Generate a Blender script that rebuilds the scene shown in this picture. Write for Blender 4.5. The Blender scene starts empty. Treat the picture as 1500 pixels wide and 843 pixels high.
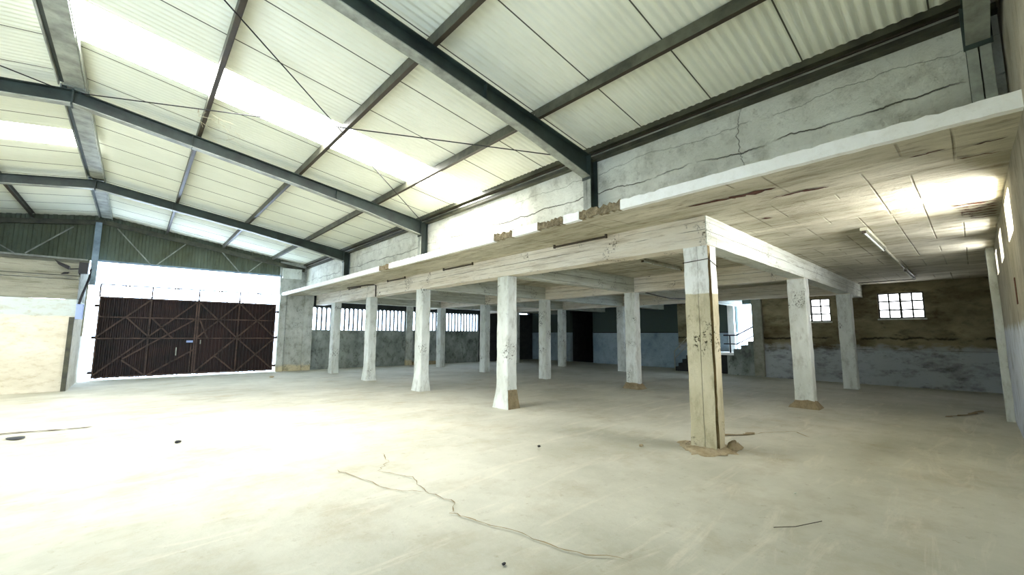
import bpy, bmesh, math, random
from mathutils import Vector, noise
R = math.radians
random.seed(7)
sc = bpy.context.scene
col = sc.collection

# ------------------------------------------------------------------ dimensions
YN, YG = -0.365, 20.35          # near end wall, gate wall
XR, ZR = -1.07, 5.60            # ridge
XU, ZE = 5.60, 4.588            # eave line over the mezzanine
SL = (ZR - ZE) / (XU - XR)
XL = 2 * XR - XU                # mirrored eave on the left
XE = 4.70                       # mezzanine slab edge
XA, XB, XC = 6.13, 11.33, 16.46
YS = [2.54, 6.95, 10.70, 14.33, 17.90]
CW, CD = .36, .29               # column size along Y and X
ZB, ZS, ZT = 2.93, 3.376, 3.52  # beam bottom, soffit, slab top
XF, XK = 18.62, 20.20           # far wall, back wall
FR = [-0.22, 4.17, 9.72, 15.20] # portal frames
def zroof(x, off=0.0): return ZR - SL * abs(x - XR) + off

# ------------------------------------------------------------------ materials
def lin(c):
    o = []
    for v in c:
        v /= 255
        o.append(v / 12.92 if v <= .04045 else ((v + .055) / 1.055) ** 2.4)
    return tuple(o) + (1,)

class NT:
    def __init__(s, name):
        s.m = bpy.data.materials.new(name); s.m.use_nodes = True
        s.t = s.m.node_tree; s.t.nodes.clear()
        s.out = s.n('ShaderNodeOutputMaterial'); s.b = s.n('ShaderNodeBsdfPrincipled')
        s.l(s.b.outputs[0], s.out.inputs[0])
        s.pos = s.n('ShaderNodeNewGeometry').outputs['Position']
        s.sep = None; s.bumpsrc = None
    def n(s, k): return s.t.nodes.new(k)
    def l(s, a, b): s.t.links.new(a, b)
    def xyz(s, i):
        if s.sep is None:
            s.sep = s.n('ShaderNodeSeparateXYZ'); s.l(s.pos, s.sep.inputs[0])
        return s.sep.outputs[i]
    def math(s, op, a, b=None, clamp=False):
        q = s.n('ShaderNodeMath'); q.operation = op; q.use_clamp = clamp
        for i, v in enumerate((a, b)):
            if v is None: continue
            if isinstance(v, (int, float)): q.inputs[i].default_value = v
            else: s.l(v, q.inputs[i])
        return q.outputs[0]
    def noise(s, scale=1, vec=(1, 1, 1), detail=6, rough=.6, off=0, dist=0):
        mp = s.n('ShaderNodeMapping'); s.l(s.pos, mp.inputs[0])
        mp.inputs['Scale'].default_value = vec; mp.inputs['Location'].default_value = (off, off * 1.7, off * .6)
        q = s.n('ShaderNodeTexNoise'); s.l(mp.outputs[0], q.inputs['Vector'])
        q.inputs['Scale'].default_value = scale; q.inputs['Detail'].default_value = detail
        q.inputs['Roughness'].default_value = rough; q.inputs['Distortion'].default_value = dist
        return q.outputs[0]
    def ramp(s, v, lo, hi):
        q = s.n('ShaderNodeMapRange'); q.inputs[1].default_value = lo; q.inputs[2].default_value = hi
        s.l(v, q.inputs[0]); return q.outputs[0]
    def mix(s, fac, a, b):
        q = s.n('ShaderNodeMix'); q.data_type = 'RGBA'
        for sk, v in ((q.inputs[0], fac), (q.inputs[6], a), (q.inputs[7], b)):
            if isinstance(v, (int, float)): sk.default_value = v
            elif isinstance(v, tuple): sk.default_value = lin(v)
            else: s.l(v, sk)
        return q.outputs[2]
    def bump(s, h, strength=.3, dist=.02):
        q = s.n('ShaderNodeBump'); q.inputs['Strength'].default_value = strength; q.inputs['Distance'].default_value = dist
        s.l(h, q.inputs['Height']); s.l(q.outputs[0], s.b.inputs['Normal'])
    def done(s, c, rough=.9, metal=0, spec=.25):
        if isinstance(c, tuple): s.b.inputs['Base Color'].default_value = lin(c)
        else: s.l(c, s.b.inputs['Base Color'])
        s.b.inputs['Roughness'].default_value = rough; s.b.inputs['Metallic'].default_value = metal
        s.b.inputs['Specular IOR Level'].default_value = spec
        return s.m

def plaster(name, base, alt, stain, stain_amt=.5, scale=1.2, streak=(1, 1, 1), cracks=None, bump=.35, off=0, lowc=None, lowz=.6, highc=None, highz=2.2, hard=.06, boards=False, crackscale=.8, speck=0, lines=()):
    t = NT(name)
    n1 = t.noise(scale, streak, 8, .65, off)
    n2 = t.noise(scale * 3.3, streak, 8, .7, off + 5)
    n3 = t.noise(scale * 22, (1, 1, 1), 4, .6, off + 9)
    c = t.mix(t.ramp(n1, .35, .65), base, alt)
    if highc:
        z = t.math('ADD', t.xyz(2), t.math('MULTIPLY', t.math('SUBTRACT', n2, .5), hard * 4))
        c = t.mix(t.ramp(z, highz - .01, highz + .01), c, highc)
    if lowc:
        z = t.math('ADD', t.xyz(2), t.math('MULTIPLY', t.math('SUBTRACT', n2, .5), hard * 6))
        c = t.mix(t.ramp(z, lowz + hard, lowz - hard), c, lowc)
    c = t.mix(t.math('MULTIPLY', t.ramp(n2, .5, .72), stain_amt), c, stain)
    n4 = t.noise(scale * 7, streak, 6, .7, off + 13)
    c = t.mix(t.math('MULTIPLY', t.ramp(n4, .60, .70), stain_amt * .8), c, stain)
    h = t.math('ADD', n2, t.math('MULTIPLY', n3, .35))
    if boards:
        w = t.n('ShaderNodeTexWave'); w.bands_direction = boards; w.inputs['Scale'].default_value = .9; w.inputs['Distortion'].default_value = .15
        t.l(t.pos, w.inputs['Vector'])
        m = t.math('MULTIPLY', t.ramp(w.outputs[1], .012, 0.0), t.ramp(t.noise(1.6, (.6, 1.4, 1), 3, .5, 21), .5, .56))
        c = t.mix(t.math('MULTIPLY', m, .5), c, stain); h = t.math('SUBTRACT', h, t.math('MULTIPLY', m, .5))
    if speck:
        m = t.math('MULTIPLY', t.ramp(t.noise(26, (1, 1, 1), 3, .7, off + 31), .54, .60), t.ramp(t.noise(1.9, (1, 1, 1), 3, .5, off + 37), .58, .64))
        c = t.mix(t.math('MULTIPLY', m, speck), c, tuple(int(q * .5) for q in stain)); h = t.math('SUBTRACT', h, m)
    for ax, at, wob, wd, amt in lines:      # long joints: axis, place, wander, width, strength
        vec = [.9, .9, .9]; vec[ax] = 0
        d = t.math('SUBTRACT', t.math('SUBTRACT', t.xyz(ax), at), t.math('MULTIPLY', t.math('SUBTRACT', t.noise(1, tuple(vec), 7, .62, off + 41 + at), .5), wob))
        m = t.math('MULTIPLY', t.ramp(t.math('ABSOLUTE', d), wd, wd * .3), t.ramp(t.noise(1.6, (1, 1, 1), 3, .5, off + 43), .36, .5))
        c = t.mix(t.math('MULTIPLY', m, amt), c, tuple(int(q * .55) for q in stain)); h = t.math('SUBTRACT', h, t.math('MULTIPLY', m, 1.2))
    if cracks:
        v = t.n('ShaderNodeTexVoronoi'); v.feature = 'DISTANCE_TO_EDGE'; v.inputs['Scale'].default_value = crackscale
        wp = t.n('ShaderNodeVectorMath'); wp.operation = 'ADD'
        nz = t.n('ShaderNodeTexNoise'); nz.inputs['Scale'].default_value = 1.7; nz.inputs['Detail'].default_value = 6
        sc_ = t.n('ShaderNodeVectorMath'); sc_.operation = 'SCALE'; sc_.inputs[3].default_value = .9
        t.l(t.pos, nz.inputs['Vector']); t.l(nz.outputs[1], sc_.inputs[0]); t.l(sc_.outputs[0], wp.inputs[0]); t.l(t.pos, wp.inputs[1])
        t.l(wp.outputs[0], v.inputs['Vector'])
        m = t.math('MULTIPLY', t.ramp(v.outputs[0], .012, 0.0), t.ramp(n1, .48, .56))
        c = t.mix(t.math('MULTIPLY', m, cracks), c, tuple(int(q * .45) for q in stain)); h = t.math('SUBTRACT', h, m)
    t.bump(h, bump, .03)
    return t.done(c)

def plain(name, c, rough=.6, metal=0, var=.12, scale=4, spec=.4):
    t = NT(name)
    d = tuple(max(0, int(v * (1 - var * 2.2))) for v in c)
    cc = t.mix(t.ramp(t.noise(scale, (1, 1, 1), 6, .65), .35, .7), c, d)
    return t.done(cc, rough, metal, spec)

M = {}
M['whitewash'] = plaster('whitewashed_plaster', (222, 226, 220), (196, 200, 190), (116, 112, 90), .55, 1.7, (1, 1, .4), bump=.7, speck=.8, lines=())
M['col_near'] = plaster('column_paint_over_concrete', (204, 196, 168), (180, 172, 142), (108, 98, 70), .5, 2.2, (1, 1, .4), bump=.7, highc=(240, 242, 238), highz=2.22, hard=.015, speck=.9, lines=((1, 2.70, .05, .006, .6),))
M['col_dark'] = plaster('column_bare_corner', (112, 98, 66), (136, 120, 84), (66, 54, 34), .5, 3)
M['mound'] = plaster('rubble_mortar', (190, 176, 146), (164, 148, 116), (96, 80, 56), .6, 6, bump=.9, speck=.6)
M['skirt'] = plaster('brown_mortar_skirt', (128, 114, 86), (150, 136, 106), (84, 70, 48), .5, 4, bump=.7)
M['beam'] = plaster('beam_limewash', (218, 208, 188), (234, 230, 218), (150, 132, 100), .6, 1.1, (1, .3, 3.2), bump=.6, speck=.9, lines=((2, 3.17, .05, .007, .8), (2, 3.05, .03, .004, .5), (2, 3.30, .03, .005, .6)))
M['beam_x'] = plaster('beam_pale_limewash', (214, 218, 208), (190, 192, 176), (124, 120, 94), .6, 1.1, (.3, 1, 3.2), bump=.6, speck=.6, lines=((2, 3.15, .05, .007, .7), (2, 3.28, .03, .004, .5)))
M['soffit'] = plaster('soffit_concrete', (211, 206, 186), (164, 158, 134), (98, 84, 56), .75, 1.0, (1.9, .5, 1), bump=.9, boards='Y')
M['band'] = plaster('slab_edge_paint', (246, 247, 245), (236, 237, 232), (190, 186, 170), .25, 2)
M['rubble'] = plaster('broken_edge_concrete', (160, 146, 116), (110, 98, 74), (56, 48, 34), .7, 12, bump=.9)
M['upper'] = plaster('upper_wall_plaster', (226, 227, 215), (196, 196, 182), (132, 130, 112), .65, 1.0, (1, 1, 1), bump=.9, lines=((2, 4.00, .34, .011, .85), (2, 4.36, .4, .004, .35), (1, 1.9, .9, .006, .5)))
M['gatewall'] = plaster('gate_pier_render', (198, 200, 192), (162, 164, 154), (92, 90, 72), .65, 1.3, (1, 1, .7), bump=.5, lowc=(196, 184, 150), lowz=.25, speck=.6)
M['mossy'] = plaster('mossy_wall', (104, 110, 104), (156, 162, 154), (36, 40, 26), .85, 1.1, (1, 1, .7), off=3, bump=.6)
M['leftwall'] = plaster('peeling_plaster', (214, 208, 190), (194, 187, 166), (156, 140, 104), .6, 1.3, (.7, 1, 1.6), bump=.5, highc=(186, 196, 192), highz=2.08, hard=.03)
M['blockcon'] = plaster('grey_lintel_concrete', (118, 118, 104), (140, 140, 126), (62, 58, 38), .7, 1.3, (.3, 1, 3), bump=.6)
M['far'] = plaster('stained_far_wall', (160, 152, 122), (84, 74, 50), (44, 30, 16), .8, .7, (1, .6, 1.3), bump=.7, lowc=(170, 176, 178), lowz=1.2, hard=.12, lines=((2, 1.55, .5, .05, .8), (2, 1.16, .02, .006, .8)))
M['back'] = plaster('back_wall_two_tone', (164, 182, 190), (130, 150, 162), (70, 80, 84), .4, .9, bump=.3, highc=(70, 82, 76), highz=1.77, hard=.01)
M['near'] = plaster('near_wall_plaster', (160, 154, 136), (132, 126, 108), (80, 68, 50), .7, 1.3, (1, 1, .5), bump=.6, lowc=(186, 192, 200), lowz=1.75, hard=.05)
M['rust'] = plaster('rusty_spall', (104, 62, 40), (70, 38, 26), (40, 22, 16), .5, 9, bump=.9)
M['dark_steel'] = plain('green_grey_steel', (54, 66, 60), .5, .0, .2, 2.0)
M['light_steel'] = plain('pale_grey_steel', (168, 172, 160), .45, .0, .18, 3.0)
M['purlin'] = plain('olive_purlin_paint', (92, 92, 76), .55, .0, .25, 3.0)
M['mid_steel'] = plain('olive_steel', (78, 78, 60), .55, .0, .25, 3.0)
M['blue_steel'] = plain('blue_grey_steel', (150, 170, 186), .45, .0, .12, 3)
M['gate'] = plain('maroon_gate_paint', (44, 20, 14), .6, .0, .45, 1.3)
M['gate_bar'] = plain('gate_frame_paint', (84, 62, 52), .55, .0, .3, 4)
M['black'] = plain('black_plastic', (22, 22, 26), .6)
M['white_box'] = plain('pale_enamel', (150, 168, 214), .4, 0, .04)
M['dark_tube'] = plain('dark_tube', (62, 52, 40), .5)
M['fixture'] = plain('fixture_enamel', (176, 174, 150), .5)
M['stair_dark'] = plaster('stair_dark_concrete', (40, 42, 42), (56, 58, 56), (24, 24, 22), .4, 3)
M['stair'] = plaster('stair_concrete', (150, 150, 136), (128, 128, 114), (84, 80, 62), .5, 2)
M['frame'] = plain('window_bar_paint', (66, 68, 66), .6)
M['slat'] = plaster('slat_concrete', (96, 98, 96), (78, 80, 78), (50, 50, 44), .4, 3)
M['web'] = plain('cobweb_dust', (196, 190, 160), .9)

# cladding with vertical ribs is real geometry; only dirt here
M['cladding'] = plaster('gable_cladding', (104, 112, 98), (92, 96, 76), (62, 64, 46), .45, .9, (1, 1, .4), bump=.1)

t = NT('roof_sheet')
n1 = t.noise(.5, (1, 1, 1), 5, .6); n2 = t.noise(5, (.3, 2, 1), 5, .6, 4)
c = t.mix(t.ramp(n1, .35, .65), (234, 236, 220), (218, 221, 204))
c = t.mix(t.math('MULTIPLY', t.ramp(n2, .55, .8), .25), c, (206, 204, 178))
fy = t.math('FRACT', t.math('DIVIDE', t.math('ADD', t.xyz(1), .99), 1.04))
seam = t.math('LESS_THAN', fy, .013)
c = t.mix(seam, c, (84, 84, 72))
M['roof'] = t.done(c, .75, 0, .3)

t = NT('dusty_floor_with_shade')
n1 = t.noise(.4, (1, 1, 1), 8, .66); n2 = t.noise(1.4, (1, 1, 1), 8, .68, 3); n3 = t.noise(9, (1, 1, 1), 6, .7, 7); n5 = t.noise(1.1, (.5, 3.0, 1), 6, .7, 11, 1.2)
c = t.mix(t.ramp(n1, .38, .62), (195, 193, 177), (170, 168, 151))
c = t.mix(t.math('MULTIPLY', t.ramp(n2, .5, .75), .55), c, (152, 138, 108))
c = t.mix(t.math('MULTIPLY', t.ramp(n5, .54, .70), .5), c, (216, 209, 190))
c = t.mix(t.math('MULTIPLY', t.ramp(n3, .60, .74), .40), c, (128, 112, 82))
c = t.mix(t.math('MULTIPLY', t.ramp(t.xyz(0), 9.0, 17.0), .35), c, (128, 130, 122))  # greyer deep under the mezzanine: shade painted into the floor colour
h = t.math('ADD', n2, t.math('MULTIPLY', n3, .4))
t.bump(h, .5, .02)
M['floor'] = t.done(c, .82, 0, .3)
M['floor_dark'] = plaster('dark_floor_patch', (128, 112, 82), (150, 136, 106), (88, 72, 50), .5, 4)
M['crack'] = plain('floor_crack_dirt', (150, 132, 96), .95)
M['crack_dark'] = plain('dark_crack', (92, 74, 60), .95)

def emis(name, c, s):
    m = bpy.data.materials.new(name); m.use_nodes = True; t = m.node_tree; t.nodes.clear()
    o = t.nodes.new('ShaderNodeOutputMaterial'); e = t.nodes.new('ShaderNodeEmission')
    e.inputs[0].default_value = lin(c); e.inputs[1].default_value = s
    t.links.new(e.outputs[0], o.inputs[0]); return m
SKY = 8.0
M['skylight'] = emis('daylight_through_sheet', (254, 254, 251), 15.5)
M['pane'] = emis('daylight_through_dusty_pane', (248, 251, 255), 4.0)
M['pane_side'] = emis('daylight_through_side_pane', (250, 252, 255), 22)
M['pane_sun'] = emis('strong_daylight_through_pane', (252, 252, 250), 80)

# ------------------------------------------------------------------ mesh helpers
def tag(o, label=None, cat=None, group=None, kind=None):
    if label: o['label'] = label
    if cat: o['category'] = cat
    if group: o['group'] = group
    if kind: o['kind'] = kind
    return o
def empty(name, loc=(0, 0, 0)):
    o = bpy.data.objects.new(name, None); o.location = loc; o.empty_display_size = .1
    col.objects.link(o); return o
class MB:
    def __init__(s): s.v = []; s.f = []; s.mi = []; s.cur = 0; s.smooth = False
    def quad(s, *p):
        i = len(s.v); s.v += [tuple(q) for q in p]; s.f.append(tuple(range(i, i + len(p)))); s.mi.append(s.cur)
    def hexa(s, p):   # 8 points: bottom ring 0-3, top ring 4-7
        i = len(s.v); s.v += [tuple(q) for q in p]
        for a in ((3, 2, 1, 0), (4, 5, 6, 7), (0, 1, 5, 4), (1, 2, 6, 5), (2, 3, 7, 6), (3, 0, 4, 7)):
            s.f.append(tuple(i + k for k in a)); s.mi.append(s.cur)
    def box(s, x0, x1, y0, y1, z0, z1):
        s.hexa([(x0, y0, z0), (x1, y0, z0), (x1, y1, z0), (x0, y1, z0), (x0, y0, z1), (x1, y0, z1), (x1, y1, z1), (x0, y1, z1)]); return s
    def bar(s, a, b, w, h, up=(0, 0, 1)):
        a = Vector(a); b = Vector(b); d = (b - a).normalized(); u = Vector(up)
        if abs(d.dot(u)) > .98: u = Vector((0, 1, 0))
        r = d.cross(u).normalized(); u = r.cross(d).normalized()
        r *= w / 2; u *= h / 2
        s.hexa([a - r - u, a + r - u, b + r - u, b - r - u, a - r + u, a + r + u, b + r + u, b - r + u]); return s
    def tube(s, pts, rad, n=8):
        pts = [Vector(p) for p in pts]; base = len(s.v)
        for k, p in enumerate(pts):
            d = (pts[min(k + 1, len(pts) - 1)] - pts[max(k - 1, 0)]).normalized()
            u = Vector((0, 0, 1)) if abs(d.z) < .9 else Vector((1, 0, 0))
            r = d.cross(u).normalized(); u = r.cross(d)
            for q in range(n):
                a = 2 * math.pi * q / n; s.v.append(tuple(p + r * math.cos(a) * rad + u * math.sin(a) * rad))
        for k in range(len(pts) - 1):
            for q in range(n):
                a = base + k * n + q; b = base + k * n + (q + 1) % n
                s.f.append((a, b, b + n, a + n)); s.mi.append(s.cur)
        for k in (0, len(pts) - 1):
            s.f.append(tuple(base + k * n + q for q in range(n))); s.mi.append(s.cur)
        return s
    def prism(s, poly, z0, z1, nz=1, fn=None):   # poly: xy outline; fn(t) -> scale about centre
        cx = sum(p[0] for p in poly) / len(poly); cy = sum(p[1] for p in poly) / len(poly); n = len(poly); base = len(s.v)
        for k in range(nz + 1):
            tt = k / nz; sc_ = fn(tt) if fn else 1
            for x, y in poly: s.v.append((cx + (x - cx) * sc_, cy + (y - cy) * sc_, z0 + (z1 - z0) * tt))
        for k in range(nz):
            for q in range(n):
                a = base + k * n + q; b = base + k * n + (q + 1) % n
                s.f.append((a, b, b + n, a + n)); s.mi.append(s.cur)
        s.f.append(tuple(base + q for q in reversed(range(n)))); s.f.append(tuple(base + nz * n + q for q in range(n))); s.mi += [s.cur] * 2
        return s
    def build(s, name, mat, parent=None, mats=None):
        me = bpy.data.meshes.new(name); me.from_pydata(s.v, [], s.f)
        for m in (mats or [mat]): me.materials.append(m)
        for p, i in zip(me.polygons, s.mi): p.material_index = i; p.use_smooth = s.smooth
        bm = bmesh.new(); bm.from_mesh(me); bmesh.ops.recalc_face_normals(bm, faces=bm.faces); bm.to_mesh(me); bm.free()
        o = bpy.data.objects.new(name, me); col.objects.link(o)
        if parent: o.parent = parent
        return o
def rough(x0, x1, y0, y1, z0, z1, cell=.25, amp=.008, mb=None, lock=()):
    """box with a finely divided skin whose points wander a little, like hand-rendered concrete"""
    mb = mb or MB()
    def div(a, b): return max(1, int(round(abs(b - a) / cell)))
    def P(x, y, z):
        n = noise.noise_vector(Vector((x * 2.3, y * 2.3, z * 2.3))) * amp + noise.noise_vector(Vector((x * 9, y * 9, z * 9))) * amp * .6
        return (x + (0 if x in lock else n.x), y + (0 if y in lock else n.y), z + (0 if z in lock else n.z))
    def face(o, u, v, nu, nv):
        base = len(mb.v)
        for i in range(nu + 1):
            for j in range(nv + 1):
                mb.v.append(P(*[o[k] + u[k] * i / nu + v[k] * j / nv for k in range(3)]))
        for i in range(nu):
            for j in range(nv):
                a = base + i * (nv + 1) + j; mb.f.append((a, a + nv + 1, a + nv + 2, a + 1)); mb.mi.append(mb.cur)
    dx, dy, dz = x1 - x0, y1 - y0, z1 - z0; nx, ny, nz = div(x0, x1), div(y0, y1), div(z0, z1)
    for z in (z0, z1): face((x0, y0, z), (dx, 0, 0), (0, dy, 0), nx, ny)
    for y in (y0, y1): face((x0, y, z0), (dx, 0, 0), (0, 0, dz), nx, nz)
    for x in (x0, x1): face((x, y0, z0), (0, dy, 0), (0, 0, dz), ny, nz)
    return mb
def struct(name, mb, mat, **k):
    o = mb.build(name, mat, **k); o['kind'] = 'structure'; return o
def copy_tree(o, parent=None):
    c = o.copy(); col.objects.link(c); c.parent = parent
    for ch in list(o.children): copy_tree(ch, c)
    return c

# ------------------------------------------------------------------ floor
m = MB()
nx, ny = 90, 70
x0f, x1f, y0f, y1f = XL - .3, XK + .3, YN - .3, YG + .3
for i in range(nx + 1):
    for j in range(ny + 1):
        x = x0f + (x1f - x0f) * i / nx; y = y0f + (y1f - y0f) * j / ny
        m.v.append((x, y, noise.noise(Vector((x * .5, y * .5, 0))) * .010 - .006))
for i in range(nx):
    for j in range(ny):
        a = i * (ny + 1) + j; m.f.append((a, a + ny + 1, a + ny + 2, a + 1)); m.mi.append(0)
m.smooth = True
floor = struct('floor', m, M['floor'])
def strip(pts, w, z=.006, jit=.02, seed=0, sub=6):
    """a ragged ribbon along pts on the floor"""
    rnd = random.Random(seed); P = []
    for a, b in zip(pts, pts[1:]):
        for k in range(sub):
            tt = k / sub; P.append((a[0] + (b[0] - a[0]) * tt + rnd.uniform(-jit, jit), a[1] + (b[1] - a[1]) * tt + rnd.uniform(-jit, jit)))
    P.append(pts[-1]); mb = MB(); n = len(P)
    for k in range(n):
        d = Vector((P[min(k + 1, n - 1)][0] - P[max(k - 1, 0)][0], P[min(k + 1, n - 1)][1] - P[max(k - 1, 0)][1])).normalized()
        ww = w * (rnd.uniform(.25, 1) if 0 < k < n - 1 else .05)
        mb.v += [(P[k][0] - d.y * ww, P[k][1] + d.x * ww, z), (P[k][0] + d.y * ww, P[k][1] - d.x * ww, z)]
    for k in range(n - 1): mb.f.append((2 * k, 2 * k + 1, 2 * k + 3, 2 * k + 2)); mb.mi.append(0)
    return mb
strip([(2.62, 5.51), (2.5, 5.1), (2.27, 4.86), (2.45, 4.4), (2.33, 3.9), (2.42, 3.49), (2.25, 3.3), (2.32, 3.01), (2.45, 2.6), (2.52, 2.18), (2.75, 1.8)], .008, seed=1).build('floor_crack', M['crack'], floor)
strip([(1.9, 5.2), (2.0, 4.7), (2.1, 4.2), (2.33, 3.9)], .006, seed=2).build('floor_crack', M['crack'], floor)
strip([(7.48, 2.66), (7.9, 2.5), (8.4, 2.2), (8.1, 1.9)], .012, seed=3).build('floor_crack', M['crack'], floor)
strip([(-2.4, 10.6), (-1.36, 10.5), (-.78, 10.33), (-.4, 10.3)], .05, seed=4, jit=.01).build('floor_crack', M['crack_dark'], floor)
strip([(12.2, .55), (13.0, .24), (13.9, .05)], .06, seed=5).build('floor_patch', M['floor_dark'], floor)
strip([(7.0, 3.1), (7.5, 2.66), (7.8, 2.62)], .08, seed=6).build('floor_patch', M['floor_dark'], floor)
def blob(cx, cy, rx, ry, z=.006, n=18, seed=0, h=None):
    rnd = random.Random(seed); mb = MB(); pts = []
    for k in range(n):
        a = 2 * math.pi * k / n; q = 1 + .16 * math.sin(2 * a + seed) + .10 * math.sin(3 * a + 2 * seed) + rnd.uniform(-.06, .06); pts.append((cx + rx * q * math.cos(a), cy + ry * q * math.sin(a)))
    if h is None: mb.quad(*[(x, y, z) for x, y in pts]); return mb
    rings = 9; mb.smooth = True
    for r in range(rings):
        s_ = 1 - r / rings
        for x, y in pts:
            j = rnd.uniform(.85, 1.12); mb.v.append((cx + (x - cx) * s_ * j, cy + (y - cy) * s_ * j, z + h * (1 - s_ ** 1.6) * rnd.uniform(.7, 1.2) * (r > 0)))
    for r in range(rings - 1):
        for k in range(n):
            a = r * n + k; b = r * n + (k + 1) % n; mb.f.append((a, b, b + n, a + n)); mb.mi.append(0)
    mb.f.append(tuple((rings - 1) * n + k for k in range(n))); mb.mi.append(0)
    return mb
blob(-1.22, 9.95, .10, .14, .007, seed=3).build('floor_hole', M['black'], floor)

# ------------------------------------------------------------------ mezzanine soffit, edge band and upper wall
m = MB()
ys = [YN + (YG - YN) * k / 60 for k in range(61)]
def prof(y):
    n = noise.noise(Vector((0, y * 1.3, 4))) * .012
    return [(XE + .02, 3.283 + n), (5.4, 3.32 + n), (XA, ZS), (XK, ZS), (XK, ZT + .1), (XE + .02, ZT - .13)]
for k, y in enumerate(ys):
    for x, z in prof(y): m.v.append((x, y, z))
npf = 6
for k in range(len(ys) - 1):
    for q in range(npf):
        a = k * npf + q; b = k * npf + (q + 1) % npf; m.f.append((a, b, b + npf, a + npf)); m.mi.append(0)
for k in (0, len(ys) - 1): m.f.append(tuple(k * npf + q for q in range(npf))); m.mi.append(0)
soffit = struct('ceiling', m, M['soffit'])

# painted edge band with a broken stretch
def band(y0, y1, broken, seed):
    rnd = random.Random(seed); mb = MB(); n = max(2, int((y1 - y0) / (.035 if broken else .07))); rows = []
    for k in range(n + 1):
        y = y0 + (y1 - y0) * k / n
        zb = 3.273 + (rnd.uniform(0, .02) if broken else rnd.uniform(-.003, .003)); zt = 3.405 + (rnd.uniform(-.045, .02) if broken else rnd.uniform(-.004, .004) - (.012 * (rnd.random() < .08)))
        xo = XE - .02 + (rnd.uniform(0, .02) if broken else 0)
        rows.append([(xo, y, zb), (XE + .06, y, zb), (XE + .10, y, zt), (xo + .005, y, zt)])
    for r in rows: mb.v += r
    for k in range(n):
        for q in range(4):
            a = k * 4 + q; b = k * 4 + (q + 1) % 4; mb.f.append((a, b, b + 4, a + 4)); mb.mi.append(0)
    for k in (0, n): mb.f.append(tuple(k * 4 + q for q in range(4))); mb.mi.append(0)
    return mb
e = empty('slab_edge_band', (0, 0, 0)); e['label'] = 'long white painted edge of the mezzanine slab, broken away in the middle'; e['category'] = 'slab edge'
band(YN, 3.05, False, 1).build('painted_strip', M['band'], e)
band(3.05, 3.75, True, 2).build('broken_strip', M['rubble'], e)
band(3.75, 4.05, False, 3).build('painted_strip', M['band'], e)
band(4.05, 4.6, True, 4).build('broken_strip', M['rubble'], e)
band(4.6, 5.2, False, 5).build('painted_strip', M['band'], e)
band(5.2, 5.7, True, 6).build('broken_strip', M['rubble'], e)
band(5.7, 9.9, False, 7).build('painted_strip', M['band'], e)
band(9.9, 10.5, True, 8).build('broken_strip', M['rubble'], e)
band(10.5, YG - .02, False, 9).build('painted_strip', M['band'], e)

# upper wall: lumpy plaster sheet with thickness
def lumpy_wall(x, y0, y1, z0, z1, thick, amp, cell=.12):
    mb = MB(); ny = int((y1 - y0) / cell); nz = int((z1 - z0) / cell) + 1
    for i in range(ny + 1):
        for j in range(nz + 1):
            y = y0 + (y1 - y0) * i / ny; z = z0 + (z1 - z0) * j / nz
            d = noise.fractal(Vector((y * .9, z * 1.6, 2.0)), 1.0, 2.0, 4) * amp
            lip = z0 + .42 + .22 * noise.noise(Vector((y * .8, 1, 7)))
            d += .03 if z > lip else 0
            mb.v.append((x - d, y, z))
    for i in range(ny):
        for j in range(nz):
            a = i * (nz + 1) + j; mb.f.append((a, a + 1, a + nz + 2, a + nz + 1)); mb.mi.append(0)
    mb.box(x + .06, x + thick, y0, y1, z0, z1)
    return mb
struct('wall_upper_right', lumpy_wall(5.70, YN, YG, ZT - .15, 4.78, .25, .035), M['upper'])

# ------------------------------------------------------------------ beams
def beam_tag(o, lab): return tag(o, lab, 'beam')
for x, lab, mat in ((XA, 'long front concrete beam over the first row of columns', 'beam'), (XB, 'long inner concrete beam over the middle row of columns', 'beam'), (XC, 'long concrete beam over the rearmost row of columns', 'beam')):
    mb = rough(x, x + .33, YS[0] + .014, YG - .01, ZB, ZS, .28, .008)
    beam_tag(mb.build('concrete_beam', M[mat]), lab)
bl = ['pale cross beam running from the nearest corner column to the far wall', 'second concrete cross beam from the camera under the mezzanine', 'third concrete cross beam from the camera under the mezzanine', 'fourth concrete cross beam, between third and last of the mezzanine', 'farthest concrete cross beam, nearest the slatted windows']
for k, y in enumerate(YS):
    mb = MB(); a, b_ = (y, y + .30)
    for xa, xb in ((XA + .34, XB - .01), (XB + .34, XC - .01), (XC + .34, (XF if k == 0 else XK) - .01)):
        rough(xa, xb, a, b_, ZB + .01, ZS - .004, .3, .008, mb)
    if k == 0:   # the pale render of the flank runs on over the ends of the crossing beams
        for xa in (XA, XB, XC): rough(xa, xa + .335, a, a + .012, ZB + .01, ZS - .004, .3, .003, mb)
    beam_tag(mb.build('concrete_beam', M['beam_x']), bl[k])
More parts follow.
